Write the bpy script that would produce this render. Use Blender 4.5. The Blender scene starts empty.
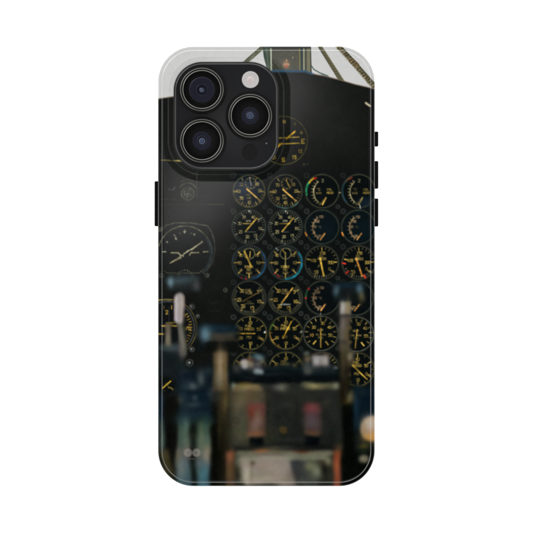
import bpy, math, random
import numpy as np

# ------------------------------------------------------------------ units
U = 0.00037                      # metres per picture unit (a case is about 80 mm wide)
def W(X, Y, Z):
    return ((X-266.5)*U, (266.5-Y)*U, Z*U)

scene = bpy.context.scene
COL = scene.collection
rng = np.random.RandomState(7)

Z_BACK = 31.0                    # height of the case's printed back above the surface
KILL = 2.85                      # how bright the studio light makes a surface of albedo 1

# outline of the case and of the camera opening, corner radii
CX0, CX1, CY0, CY1, CR = 157.9, 374.9, 46.2, 486.4, 35.4
HX0, HX1, HY0, HY1, HR = 173.9, 278.2, 62.2, 169.6, 28.5

def sdf_rr(X, Y, x0, x1, y0, y1, r):
    cx, cy = (x0+x1)/2, (y0+y1)/2
    qx = np.abs(X-cx) - ((x1-x0)/2 - r)
    qy = np.abs(Y-cy) - ((y1-y0)/2 - r)
    return np.hypot(np.maximum(qx, 0), np.maximum(qy, 0)) + np.minimum(np.maximum(qx, qy), 0) - r

def sstep(a, b, x):
    t = np.clip((x-a)/(b-a), 0, 1)
    return t*t*(3-2*t)

# ------------------------------------------------------------------ the printed picture
STEP = 0.4
gx = np.arange(CX0-0.6, CX1+0.61, STEP)
gy = np.arange(CY0-0.6, CY1+0.61, STEP)
GX, GY = np.meshgrid(gx, gy)
IMG = np.zeros(GX.shape + (3,), dtype=np.float64)

def win(x0, x1, y0, y1):
    i0 = max(0, int((x0-gx[0])/STEP)); i1 = min(len(gx), int((x1-gx[0])/STEP)+2)
    j0 = max(0, int((y0-gy[0])/STEP)); j1 = min(len(gy), int((y1-gy[0])/STEP)+2)
    return slice(j0, max(j0, j1)), slice(i0, max(i0, i1))

def put(sl, mask, col):
    IMG[sl] = IMG[sl]*(1-mask[..., None]) + np.array(col, float)*mask[..., None]

def seg_d(X, Y, ax, ay, bx, by):
    dx, dy = bx-ax, by-ay
    L = dx*dx+dy*dy
    t = np.clip(((X-ax)*dx + (Y-ay)*dy)/max(L, 1e-9), 0, 1)
    return np.hypot(X-ax-t*dx, Y-ay-t*dy)

def line(ax, ay, bx, by, w, col, a=1.0, s=0.7):
    m = w/2+s+0.5
    sl = win(min(ax, bx)-m, max(ax, bx)+m, min(ay, by)-m, max(ay, by)+m)
    d = seg_d(GX[sl], GY[sl], ax, ay, bx, by)
    put(sl, a*np.clip((w/2-d)/s+0.5, 0, 1), col)

def poly(pts, w, col, a=1.0, s=0.7):
    m = w/2+s+0.5
    xs = [p[0] for p in pts]; ys = [p[1] for p in pts]
    sl = win(min(xs)-m, max(xs)+m, min(ys)-m, max(ys)+m)
    d = np.full(GX[sl].shape, 1e9)
    for (ax, ay), (bx, by) in zip(pts[:-1], pts[1:]):
        d = np.minimum(d, seg_d(GX[sl], GY[sl], ax, ay, bx, by))
    put(sl, a*np.clip((w/2-d)/s+0.5, 0, 1), col)

def arc(cx, cy, r, a0, a1, w, col, a=1.0, s=0.7):      # degrees clockwise from the top
    n = max(3, int(abs(a1-a0)/6)+2)
    poly([(cx+r*math.sin(math.radians(a0+(a1-a0)*k/(n-1))),
           cy-r*math.cos(math.radians(a0+(a1-a0)*k/(n-1)))) for k in range(n)], w, col, a, s)

def ring(cx, cy, r, w, col, a=1.0, s=0.7):
    sl = win(cx-r-3, cx+r+3, cy-r-3, cy+r+3)
    d = np.abs(np.hypot(GX[sl]-cx, GY[sl]-cy)-r)
    put(sl, a*np.clip((w/2-d)/s+0.5, 0, 1), col)

def disc(cx, cy, r, col, a=1.0, s=0.7, ry=None):
    ry = ry or r
    sl = win(cx-r-s, cx+r+s, cy-ry-s, cy+ry+s)
    k = np.hypot((GX[sl]-cx)/r, (GY[sl]-cy)/ry)
    put(sl, a*(1-sstep(-0.5, 0.5, (k-1)*min(r, ry)/s)), col)

def glow(cx, cy, sx, sy, col, a=1.0):
    sl = win(cx-3.2*sx, cx+3.2*sx, cy-3.2*sy, cy+3.2*sy)
    put(sl, a*np.exp(-0.5*(((GX[sl]-cx)/sx)**2 + ((GY[sl]-cy)/sy)**2)), col)

def box(x0, x1, y0, y1, col, a=1.0, s=3.0, r=0.0, sy=None, shear=0.0, col2=None):
    """soft edged rectangle; s is how wide its out-of-focus edge is; col2 is its lower colour"""
    sy = s if sy is None else sy
    m = s+1+abs(shear)*(y1-y0)
    sl = win(x0-m, x1+m, y0-sy-1, y1+sy+1)
    X = GX[sl]-shear*(GY[sl]-y0); Y = GY[sl]
    mx = sstep(x0-s/2, x0+s/2, X)*(1-sstep(x1-s/2, x1+s/2, X))
    my = sstep(y0-sy/2, y0+sy/2, Y)*(1-sstep(y1-sy/2, y1+sy/2, Y))
    m_ = (mx*my*a)[..., None]
    c = np.array(col, float)
    if col2 is not None:
        t = np.clip((Y-y0)/(y1-y0), 0, 1)[..., None]
        c = c*(1-t)+np.array(col2, float)*t
    IMG[sl] = IMG[sl]*(1-m_)+c*m_

def fill_poly(pts, col, a=1.0, s=0.7):                  # convex polygon, clockwise on screen
    xs = [p[0] for p in pts]; ys = [p[1] for p in pts]
    sl = win(min(xs)-2, max(xs)+2, min(ys)-2, max(ys)+2)
    n = len(pts)
    if sum(pts[k][0]*pts[(k+1) % n][1]-pts[(k+1) % n][0]*pts[k][1] for k in range(n)) < 0: pts = pts[::-1]
    d = np.full(GX[sl].shape, -1e9)
    for k in range(n):
        (ax, ay), (bx, by) = pts[k], pts[(k+1) % n]
        L = math.hypot(bx-ax, by-ay)
        d = np.maximum(d, ((by-ay)*(GX[sl]-ax) - (bx-ax)*(GY[sl]-ay))/L)
    put(sl, a*np.clip(0.5-d/s, 0, 1), col)

def vnoise(cell, seed):
    r = np.random.RandomState(seed)
    ny = int((gy[-1]-gy[0])/cell)+3; nx = int((gx[-1]-gx[0])/cell)+3
    g = r.rand(ny, nx)-0.5
    fx = (GX-gx[0])/cell; fy = (GY-gy[0])/cell
    ix = fx.astype(int); iy = fy.astype(int)
    tx = sstep(0, 1, fx-ix); ty = sstep(0, 1, fy-iy)
    return (g[iy, ix]*(1-tx)+g[iy, ix+1]*tx)*(1-ty)+(g[iy+1, ix]*(1-tx)+g[iy+1, ix+1]*tx)*ty

# a little stroke alphabet on a 4 x 6 grid, y downwards
F = {'0': '10-30-41-45-36-16-05-01-10', '1': '11-20-26', '2': '01-10-30-41-42-06-46', '3': '00-40-22-32-43-45-36-16-05',
     '4': '36-30-04-44', '5': '40-00-02-32-43-45-36-06', '6': '30-10-01-05-16-36-45-44-33-03', '7': '00-40-16',
     '8': '13-02-01-10-30-41-42-33-13-04-05-16-36-45-44-33', '9': '16-36-45-41-30-10-01-02-13-43',
     'A': '06-20-46|14-34', 'B': '00-06-36-45-44-33-03|33-42-41-30-00', 'C': '41-30-10-01-05-16-36-45',
     'D': '00-06-26-44-42-20-00', 'E': '40-00-06-46|03-33', 'F': '40-00-06|03-33', 'G': '41-30-10-01-05-16-36-45-43-23',
     'H': '00-06|40-46|03-43', 'I': '20-26', 'K': '00-06|40-03-46', 'L': '00-06-46', 'M': '06-00-23-40-46',
     'N': '06-00-46-40', 'O': '10-30-41-45-36-16-05-01-10', 'P': '06-00-30-41-42-33-03', 'Q': '10-30-41-45-36-16-05-01-10|34-46',
     'R': '06-00-30-41-42-33-03|23-46', 'S': '41-30-10-01-02-13-33-44-45-36-16-05', 'T': '00-40|20-26',
     'U': '00-05-16-36-45-40', 'V': '00-26-40', 'W': '00-16-23-36-40', 'X': '00-46|40-06', 'Y': '00-23-40|23-26',
     '-': '13-33', '%': '06-40|10-11|35-36', 'o': '10-20-21-11-10'}

def text(t, cx, cy, h, col, a=1.0, w=None, sx=1.0, rot=0.0):
    h *= .9; w = min(w or 9, h*0.22)
    adv = h*0.86*sx
    k = h/6.0
    x = -adv*len(t)/2
    ca, sa = math.cos(math.radians(rot)), math.sin(math.radians(rot))
    for ch in t:
        if ch in F:
            for st in F[ch].split('|'):
                pts = []
                for p in st.split('-') if ch != '-' else ['13', '33']:
                    px = x + adv*0.09 + int(p[0])*k*0.98*sx; py = (int(p[1])-3)*k
                    pts.append((cx+px*ca-py*sa, cy+px*sa+py*ca))
                poly(pts, w, col, a, 0.6)
        x += adv

# ---- panel of the cockpit
IMG[:] = (19, 21, 19)
g1 = 0.24*np.exp(-0.5*(((GX-192)/34)**2 + ((GY-188)/62)**2))
g1 += 0.22*np.exp(-0.5*(((GX-292)/30)**2 + ((GY-84)/34)**2))
g1 += 0.12*np.exp(-0.5*(((GX-335)/30)**2 + ((GY-120)/30)**2))
IMG += g1[..., None]*np.array((74, 73, 71.))
IMG += (vnoise(9, 1)*3 + vnoise(30, 2)*5)[..., None]
# the instrument block on the right is blacker
m = sstep(230, 240, GX)*sstep(160, 182, GY)*0.75
IMG[:] = IMG*(1-m[..., None]) + np.array((13, 18, 17.))*m[..., None]

# faint seams and marks on the bare panel
line(163, 204.7, 224, 204.4, 0.8, (78, 76, 62), .45)
line(208, 204.5, 224, 204.4, 0.9, (92, 90, 70), .4)
line(197, 172, 196.6, 197, 1.2, (88, 88, 76), .45)
line(192, 173.5, 197, 175, .8, (90, 90, 76), .4)
line(161, 199, 176, 199.6, .7, (95, 93, 78), .4)
line(161, 249, 234, 248.6, .6, (55, 56, 52), .5)
poly([(168.5, 189), (170.5, 190), (173.5, 189.6), (175, 187)], .9, (120, 122, 118), .6)
for q in range(9):
    line(161.5+q*2.1, 160.0+.1*q, 163.0+q*2.1, 160.1+.12*q, 1.3, (150, 138, 86), .75 if q not in (4, 5) else .25)
line(178, 160.6, 182.6, 160.9, 1.5, (176, 158, 92), .9)
line(366, 103, 370, 106, 2.2, (190, 180, 150), .9, 1.2)
# round vent with spokes
ring(187.8, 193.8, 6.3, 1.0, (112, 110, 88), .75)
ring(187.8, 193.8, 4.3, .7, (92, 92, 76), .7)
arc(187.8, 191.5, 8.6, -60, 62, 1.3, (112, 110, 88), .6)
arc(187.8, 190.0, 10.4, -40, 30, .8, (96, 94, 78), .5)
for q in range(14):
    an = rng.rand()*6.28; rr = rng.rand()*4
    disc(187.8+rr*math.cos(an), 193.8+rr*math.sin(an), .7, (132, 130, 112), .7)
poly([(184, 196), (188, 193), (190, 189)], .9, (130, 128, 108), .6)

# ---- attitude instrument on the left edge
A = (150, 148, 130)
disc(185, 251.5, 26.5, (34, 36, 36), .55)
poly([(158, 232), (161, 229.5), (166, 225.4), (174.5, 223), (190, 222.8), (207.5, 225.8), (211.5, 232), (214.3, 240.5)], 1.3, (104, 106, 92), .7)
poly([(214.3, 240.5), (214.8, 252), (213, 262), (207, 271)], 1.0, (82, 84, 74), .6)
arc(185, 253.0, 27.0, -75, 60, 1.2, (120, 120, 92), .7)
arc(185, 253.0, 27.0, 60, 138, 1.7, (72, 80, 82), .75)
arc(185, 253.0, 25.2, 55, 128, 1.2, (54, 62, 64), .7)
poly([(164, 271), (167, 273), (199, 273), (204, 269.5)], 1.0, (104, 104, 80), .65)
disc(184.6, 231.5, 1.4, A, .95); line(184.6, 230, 184.6, 233, 1.0, A)
for x, y, r in ((194.3, 234.5, 1.2), (175.6, 238.6, 1.0), (174.4, 235.2, .9), (167.2, 242, 1.0), (201.9, 241.8, 1.2), (191.2, 233.2, .5), (179.8, 233.2, .5)):
    disc(x, y, r, A, .85)
line(174.9, 236, 176.6, 239.5, 1.2, A, .8)
line(162.6, 251.8, 165.8, 251.8, 1.3, A, .9)
poly([(171.2, 252.8), (178.4, 252.9), (180.6, 255.4)], 1.4, (166, 160, 124), .95)
poly([(189.6, 255), (191, 252.6), (198.6, 252.5)], 1.4, (166, 160, 124), .95)
line(203.4, 251.7, 207.9, 251.6, 1.3, (184, 178, 140), .95)
line(170.2, 263.0, 202.2, 241.8, 0.9, (172, 166, 128), .95)
line(170.4, 262.9, 181, 257.4, 1.5, (160, 154, 116), .9)
line(191.5, 249.8, 201.9, 242.2, 1.3, (180, 174, 136), .9)
for x, y in ((184.4, 253.4), (186.6, 252), (183.2, 255.8), (188, 250.8)):
    disc(x, y, .8, (190, 186, 150), .9)
for q in range(9):
    an = math.radians(-85+q*21)
    disc(185+7.2*math.sin(an), 277-7.0*math.cos(an), .65, (150, 148, 128), .85)
for x, y in ((207, 275.3), (161.5, 275.5), (161, 229.5), (225.5, 290)):
    ring(x, y, 1.9, .9, (96, 98, 84), .8); disc(x+.2, y, .7, (120, 120, 104), .7)

# ---- compass instrument, lower left edge
Yl = (196, 160, 64)
disc(168, 327.6, 28, (17, 20, 21), .9)
ring(168, 327.8, 28.6, 1.2, (118, 104, 62), .7)
ring(168, 327.8, 26.3, 1.0, (104, 112, 112), .75)
line(158.5, 299.9, 178, 299.8, 1.2, (150, 132, 74), .8)
for q in range(13):
    an = math.radians(54+q*7.0); L = 3.8 if q % 2 == 0 else 2.4
    line(168+(24.5-L)*math.sin(an), 327.8-(24.5-L)*math.cos(an), 168+24*math.sin(an), 327.8-24*math.cos(an), 1.0, Yl, .85)
text('E', 188.6, 328.3, 4.0, Yl, .9, .9, 1.0, 90)
text('2', 166.8, 312.2, 3.8, Yl, .95, .9)
line(171.6, 305.5, 171.6, 309, 1.0, Yl, .8); line(164, 306, 163.6, 309, .9, Yl, .6)
line(168.8, 307, 169, 322, .9, (50, 58, 62), .7)
line(161.8, 326, 177, 326, 1.3, Yl, .95); line(166.5, 322.8, 175, 322.8, 1.0, Yl, .85)
line(158.4, 334, 163, 334, 1.6, Yl, .95)
for x, y, r in ((191.8, 306.6, 2.4), (197.8, 316.2, 1.6), (191.8, 349.4, 2.3), (189.6, 362.8, 3.2), (187, 371, 1.2)):
    ring(x, y, r, 1.0, (96, 100, 96), .7); disc(x-.4, y-.2, r*.45, (150, 152, 148), .8)
line(210, 303, 218, 302.6, .8, (50, 52, 48), .6); line(211, 311, 220, 310.7, .8, (48, 50, 46), .6)

# ---- the compass dial half under the camera opening
G = (192, 158, 58)
cx, cy = 283.4, 140.4
ring(cx, cy, 24.0, .9, (106, 98, 44), .75)
text('N', 284.2, 121.6, 3.4, G, .95, .9); text('3', 294.8, 124.2, 2.6, G, .6, .6); text('6', 301.6, 132.2, 3.0, G, .85, .7)
text('E', 303.2, 141.2, 4.6, G, 1, 1.2); text('12', 300.2, 151.3, 3.4, G, .85, .8, .8)
text('15', 294.2, 157.2, 3.6, G, .9, .8, .8); text('S', 283.4, 159.6, 4.4, G, 1, 1.1); text('21', 274.4, 157.4, 3.2, G, .9, .8, .8)
line(276, 138.2, 299, 137.0, 1.2, (170, 140, 52), .95); line(279, 144.0, 299.4, 143.2, 1.2, (170, 140, 52), .95)
line(286.4, 138.8, 295, 131.4, 1.7, (216, 168, 48)); line(275.5, 148.5, 282, 143.2, 1.7, (216, 168, 48))
text('A-1', 306, 164.3, 2.6, (110, 108, 84), .65, .6)

# ---- the four columns of engine dials
Y1 = (210, 174, 76); Y2 = (188, 160, 84); DIM = (134, 118, 74); WH = (196, 190, 158); RIM = (92, 90, 66)
def base(cx, cy, r=16.6, fill=(11, 17, 18), rim=RIM, a=.8):
    disc(cx, cy, r+1.4, (9, 12, 12), .6)
    disc(cx, cy, r, fill, .9)
    ring(cx, cy, r, 1.0, rim, a)
    ring(cx, cy, r+1.1, .6, (40, 46, 42), .7)
def ticks(cx, cy, r0, r1, a0, a1, n, col, w=.65, a=.85):
    for k in range(n):
        an = math.radians(a0+(a1-a0)*k/max(1, n-1))
        line(cx+r0*math.sin(an), cy-r0*math.cos(an), cx+r1*math.sin(an), cy-r1*math.cos(an), w, col, a)
def nums(cx, cy, L, h=3.3, col=Y2, a=.95, w=.75):
    for t, x, y in L: text(t, cx+x, cy+y, h, col, a, w, .8)
def bolt(x, y, r=2.3, a=.55):
    ring(x, y, r, .8, (92, 98, 92), a); ring(x+.2, y+.1, r*.45, .6, (70, 76, 72), a)

cols = (249.1, 285.4, 322.2, 358.6); rows = (191.2, 227.0, 262.6, 297.9, 333.0, 368.6)
for j, ry_ in enumerate(rows):
    for i, cx_ in enumerate(cols):
        bolt(cx_-15.6, ry_-15.7, 2.4, .35+.25*((i*3+j*5) % 3)/2)
        if i < 3: bolt(cx_+15.6, ry_+15.5, 1.9, .3+.35*((i*5+j*2) % 4)/3)
def kind_tach(cx, cy, blue):
    base(cx, cy, 15.8 if blue else 16.8, (16, 26, 36) if blue else (12, 18, 20), (122, 112, 66) if blue else RIM)
    if blue: glow(cx-5, cy-4, 6, 7, (44, 62, 84), .55)
    else:
        arc(cx, cy, 16.4, 130, 215, 1.1, (70, 118, 118), .7)
    ticks(cx, cy, 13.4, 15.0, 95, 265, 17, (176, 142, 66), .75, .75)
    ticks(cx, cy, 12.2, 15.2, 30, 330, 6, Y2, .8, .9)
    nums(cx, cy, (('70', -7.6, -6.6), ('60', -10.6, 0), ('50', -7.6, 7.0), ('40', 0, 11.0), ('20', 10.8, -.6), ('10', 8.0, -7.0)), 3.1)
    ring(cx+1.6, cy-8.0, 5.6, .7, DIM, .75); ticks(cx+1.6, cy-8, 4.0, 5.2, 0, 324, 10, Y2, .6, .7)
    if blue: line(cx+.6, cy-13.5, cx+2.2, cy-6, 1.1, WH, .9)
    else: line(cx+1, cy-11.5, cx+4.4, cy-4.6, 1.2, Y1, .95)
    text('RPM', cx-1.0, cy+3.9, 2.0, Y2, .8, .5, .8); text('X100', cx-.4, cy+6.8, 1.8, Y2, .8, .5, .8)
    line(cx-2.2, cy-2.2, cx+10.8, cy+9.4, 1.2, (204, 158, 70)); line(cx-2.2, cy-2.2, cx+7, cy+6.0, 1.6, (218, 170, 80))
kind_tach(cols[0], rows[0], True); kind_tach(cols[1]-.2, rows[0]+.4, False)
def kind_fine(cx, cy, b):
    base(cx, cy, 16.8, (10, 16, 17), (76, 84, 72))
    ticks(cx, cy, 13.9, 15.5, 0, 351, 40, (176, 170, 128), .6, .6+.15*b)
    ticks(cx, cy, 13.2, 15.8, 8, 332, 8, WH, .7, .8)
    nums(cx, cy, (('35', -4.8, -9.8), ('40', 4.4, -9.8), ('30', -9.0, -3.6), ('25', -8.2, 4.8), ('20', -1.4, 9.7), ('15', 6.6, 8.6), ('10', 11.2, 1.4), ('5', 9.8, -6.6)), 3.0, (188, 172, 116))
    text('RPM', cx-.4, cy-5.9, 2.2, WH, .85, .6, .9); line(cx-5.6, cy-3.4, cx+4.4, cy-3.3, .9, (190, 160, 70), .9)
    line(cx-3.4, cy+5.0, cx+7-4*b, cy+5.0, .8, (150, 150, 130), .6)
    line(cx-3.4, cy+4.6, cx+8.2, cy-9.2, 1.35, (206, 166, 64)); disc(cx+.3, cy-15.8, .9, (186, 190, 186), .9)
kind_fine(cols[0]-.3, rows[1], 0); kind_fine(cols[1], rows[1], 1)
disc(285.0, 244.2, .9, (190, 192, 186), .9)
def kind_cyl(cx, cy, mute):
    base(cx, cy, 16.6, (9, 15, 15), (84, 86, 62))
    R = 13.6; ox = 5.0
    arc(cx+ox, cy+.6, R, 222, 318, 1.4, (172, 160, 112), .9)
    ticks(cx+ox, cy+.6, R, R+2.2, 222, 316, 9, (172, 160, 112), .8, .85)
    text('2', cx+.6, cy-10.6, 3.2, (176, 166, 118), .85, .8)
    text('0', cx-2.4, cy+12.6, 2.6, Y2, .8, .7)
    text('oC', cx-3.8, cy-1.7, 2.4, Y2, .9, .6); text('X100', cx-3.6, cy+1.9, 1.9, Y2, .85, .55, .95)
    text('CYL', cx+7.4, cy-1.6, 2.1, Y1, .95, .7, 1.1); text('HEAD', cx+8.0, cy+1.6, 2.2, Y1, .95, .7, 1.0)
    line(cx+.2, cy+13.4, cx+3.7, cy+6.6, 1.5, (206, 168, 76)); line(cx-1.5, cy+13, cx+1.5, cy+8, .6, (180, 150, 80), .7)
    if not mute:
        arc(cx, cy, 15.8, -103, -58, 1.8, (28, 132, 86), .95); arc(cx, cy, 15.4, -56, -34, 1.8, (216, 176, 40), .95)
        arc(cx, cy, 14.6, -34, -24, 1.7, (196, 44, 34), .95)
    else:
        arc(cx, cy, 16.0, -132, -55, 1.5, (28, 62, 72), .9); arc(cx, cy, 15.6, -54, -36, 1.3, (92, 74, 44), .8); arc(cx, cy, 15.3, -36, -26, 1.4, (150, 52, 36), .8)
        glow(cx+7, cy+11, 6, 4, (26, 48, 66), .6)
kind_cyl(cols[2], rows[0], 0); kind_cyl(cols[3], rows[0], 1)
line(339.0, 192.6, 340.4, 192.6, 1, (176, 168, 140), .8); line(359.9, 205.5, 360.3, 209, 1.0, (196, 198, 196), .9)
def kind_temp(cx, cy, mode):
    base(cx, cy, 16.8, (10, 20, 23) if mode == 0 else (10, 16, 18), (78, 82, 66))
    if mode == 0: glow(cx+5, cy+2, 7, 8, (12, 28, 34), .7)
    R = 12.6; ox = 3.4
    arc(cx+ox, cy+.6, R, 214, 322, 1.2, (160, 130, 92), .85)
    ticks(cx+ox, cy+.6, R, R+1.9, 214, 322, 8, (160, 130, 92), .8, .8)
    ticks(cx+ox, cy+.6, R-1.5, R, 222, 322, 14, (160, 130, 92), .5, .6)
    nums(cx, cy, (('150', -.8, -10.2), ('100', -4.6, -5.6), ('50', -7.0, -.3), ('0', -7.6, 5.0), ('-50', -3.0, 9.2)), 2.5, (186, 150, 104), .9, .65)
    text('oC', cx-2.2, cy+.2, 2.2, (160, 140, 104), .7, .5)
    line(cx-1.6, cy+12.6, cx+2.8, cy+6.6, 1.5, (208, 146, 76))
    if mode == 0: line(cx-16.6, cy+5.6, cx-15.4, cy+8.6, 1.5, (206, 128, 52), .95)
    else:
        arc(cx, cy, 16.6, -88, -60, 1.3, (40, 104, 54), .9); disc(cx-13.6, cy-9.0, 1.4, (176, 40, 50), .9); disc(cx-16.6, cy+.2, 1.1, (176, 44, 36), .9)
kind_temp(cols[2]-.3, rows[1], 0); kind_temp(cols[3], rows[1], 0)
kind_temp(cols[2]+.2, rows[3], 1); kind_temp(356.4, rows[3]+.2, 2)
line(320.6, 313.2, 320.6, 315.6, .9, (180, 180, 170), .8); disc(357, 316.4, .9, (150, 150, 140), .8)
def kind_torque(cx, cy, b):
    base(cx, cy, 16.9, (10, 16, 18), (66, 76, 76))
    ring(cx+.2, cy-9.0, 5.4, .8, (170, 158, 104), .8)
    ticks(cx, cy, 13.6, 15.4, 0, 354, 60, (170, 160, 120), .5, .55)
    ticks(cx, cy, 11.2, 15.2, 45, 315, 7, Y1, 1.1, .9)
    text('40', cx-8.4, cy-7.2, 2.9, Y2, .85, .7, .9); text('10', cx+7.6, cy-7.4, 2.9, Y2, .85, .7, .9)
    text('30', cx-9.4, cy+.3, 3.0, Y2, .95, .8, .9); text('10', cx+9.2, cy+.1, 3.0, Y2, .95, .8, .9)
    text('TORQUE', cx-.2, cy+4.2, 2.4, Y1, .95, .75, .82); text('PSI', cx, cy+7.2, 2.2, Y1, .9, .7, .9); text('X100', cx, cy+10.3, 2.1, Y2, .9, .6, .9)
    text('25', cx-8.0, cy+7.4, 2.2, Y2, .8, .6, .9); text('15', cx+7.4, cy+7.4, 2.2, Y2, .8, .6, .9)
    if b:
        arc(cx, cy, 16.4, 54, 98, 1.7, (24, 100, 122), .95); arc(cx, cy, 16.4, 96, 178, 1.9, (28, 128, 152), .95)
        line(cx, cy+4.5, cx, cy-10, 1.2, (170, 158, 92), .95); line(cx+.2, cy-9, cx-2.8, cy-12.6, 1.1, Y1, .9)
        line(cx-9.4, cy-14.4, cx-7.6, cy-12.6, 1.1, (196, 200, 190), .9)
        line(cx-8, cy+12.4, cx-6.2, cy+14.4, 1.2, (170, 40, 36), .95); disc(cx-10.6, cy+11, .8, (170, 40, 36), .8)
    else:
        arc(cx, cy, 16.4, 50, 110, 1.3, (34, 70, 106), .9); arc(cx, cy, 16.4, 108, 170, 1.5, (36, 92, 134), .95)
        line(cx-15.6, cy-6, cx-16, cy-2, 1, (40, 70, 120), .6)
        line(cx+2.2, cy+3.9, cx-4.8, cy-11.2, 1.7, (216, 174, 66)); line(cx+1.2, cy-11, cx+.6, cy-5, 1.2, Y1, .9)
        for dx, dy in ((-7.8, 15.2), (-3.2, 16.2)): disc(cx+dx, cy+dy, 1.0, (150, 34, 32), .9)
kind_torque(cols[0], rows[2], 0); kind_torque(cols[1], rows[2], 1)
def kind_oil(cx, cy, b):
    base(cx, cy, 16.6, (10, 15, 15), (84, 84, 66))
    ticks(cx, cy, 13.4, 15.2, 125, 245, 14, (176, 172, 140), .6, .75)
    ticks(cx, cy, 13.6, 15.4, -75, 75, 11, DIM, .9, .7)
    text('150', cx+.6, cy-9.3, 2.9, Y1, .95, .75, .85); line(cx, cy-14.6, cx, cy-11.6, 1.0, Y1, .8)
    text('OIL', cx-.4, cy-6.4, 2.0, Y2, .9, .6); text('PRESS', cx+.4, cy-3.8, 2.4, Y2, .95, .7, .9)
    text('100', cx-8.6, cy-2.2, 3.0, Y1, .95, .8, .85); text('200', cx+9.0, cy-.1, 3.0, Y1, .95, .8, .85)
    line(cx-14.2, cy-3.2, cx-11.6, cy-2.8, 1.2, Y1, .9); line(cx+12.2, cy-.4, cx+15, cy-.6, 1.2, Y1, .9)
    text('50', cx-5.6, cy+9.4, 3.3, Y2, .95, .8, .8); line(cx-7.2, cy+14, cx-6.2, cy+12, 1, Y2, .8)
    text('0', cx+7.8, cy+6.2, 2.8, Y2, .95, .8); line(cx+9, cy+7.8, cx+12, cy+9.6, 1.1, Y2, .95)
    text('P', cx-2.8, cy+3.6, 2.3, Y2, .85, .6)
    if b:
        line(cx-2.6, cy-3.6, cx+3.4, cy+13.4, 1.8, (208, 144, 62))
        line(cx-16.4, cy+.6, cx-13.4, cy+1.0, 1.6, (206, 52, 40)); line(cx-12.8, cy+10.8, cx-10, cy+8.6, 1.7, (196, 46, 36)); line(cx+5.2, cy+12.4, cx+6.8, cy+15.4, 1.8, (206, 60, 40))
    else:
        line(cx-1.6, cy-4.4, cx+1.8, cy+13, 1.9, (214, 174, 66))
kind_oil(cols[2]-.4, rows[2], 0); kind_oil(cols[3]+.2, rows[2], 1)
def kind_flow(cx, cy, b):
    base(cx, cy, 16.7, (10, 15, 16), (80, 82, 64))
    ticks(cx, cy, 13.4, 15.4, 45, 300, 42, (178, 168, 122), .55, .7)
    ticks(cx, cy, 12.4, 15.4, 58, 315, 6, Y2, .9, .85)
    nums(cx, cy, (('30', -7.0, -6.9), ('25', -9.8, 1.8), ('20', -6.0, 8.2), ('15', 3.0, 9.9), ('10', 10.0, 3.6), ('5', 9.2, -6.2)), 3.4, Y1 if b else Y2, .95, .85)
    text('FUEL', cx-.2, cy-7.6, 2.3, Y2, .9, .6, .95); text('FLOW', cx-.2, cy-4.9, 2.3, Y2, .9, .6, .95)
    if b:
        line(cx-3.6, cy+4.8, cx+7.2, cy-9.8, 1.6, (212, 162, 70)); line(cx-4.6, cy+6.5, cx+4.6, cy+6.5, 1.5, (164, 170, 158), .9)
    else:
        line(cx-6.4, cy+3.6, cx+9.8, cy-5.8, 1.1, (112, 84, 46), .95); line(cx-4, cy+5.8, cx+4.4, cy+5.8, 1.0, (110, 108, 62), .8)
        text('PPH', cx, cy+4, 1.8, DIM, .7, .5)
kind_flow(cols[0]-.1, rows[3], 0); kind_flow(cols[1]+.1, rows[3], 1)
def kind_press(cx, cy, mode):
    base(cx, cy, 16.4, (10, 15, 15), (114, 104, 58))
    ticks(cx, cy, 12.0, 15.0, 0, 300, 6, Y1, 1.0, .85); ticks(cx, cy, 13.8, 15.2, 0, 330, 12, Y2, .8, .75)
    text('40', cx, cy-10.2, 3.0, Y1, .9, .8, .9); text('FUEL', cx-1.4, cy-7.0, 2.3, Y1, .95, .75, .95)
    text('30', cx-9.4, cy-4.2, 3.0, Y1, .9, .8, .85); text('PRESS', cx-.6, cy-3.8, 2.5, Y1, .95, .85, 1.0); text('50', cx+8.6, cy-3.8, 3.0, Y1, .9, .8, .85)
    text('PSI', cx-.8, cy+4.4, 2.6, Y1, .9, .7, .9); text('20', cx-9.0, cy+5.0, 2.9, Y1, .9, .75, .85); text('0', cx+9.0, cy+4.4, 2.9, Y1, .9, .8); text('10', cx+.2, cy+10.4, 2.8, Y1, .9, .75, .85)
    line(cx+10.4, cy+4.8, cx+13.2, cy+6.0, 1.0, Y1, .9)
    if mode == 0:
        line(cx-14.8, cy+.6, cx+4.8, cy+.5, 1.25, (208, 168, 54)); line(cx-14.2, cy-4.2, cx-12.8, cy-7.4, 1.2, (196, 204, 200), .9)
    if mode == 1:
        line(cx-2.8, cy+5.6, cx+5.6, cy-11.2, 1.25, (210, 164, 46)); arc(cx, cy, 15.4, -80, -50, 1.3, (72, 130, 44), .85); arc(cx, cy, 15.6, 200, 270, 1.0, (168, 118, 40), .8)
    if mode == 2:
        line(cx-5.4, cy-4.4, cx+9.2, cy+9.6, 1.6, (206, 168, 64))
kind_press(250.1, rows[4], 0); kind_press(285.8, rows[4]-.4, 1); kind_press(249.9, 368.6, 3); kind_press(285.8, 368.6, 3); kind_press(357.6, 369.4, 2)
disc(264.8, 332, 1.0, (190, 196, 196), .9); disc(301.6, 331.8, 1.1, (190, 196, 196), .9)
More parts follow.
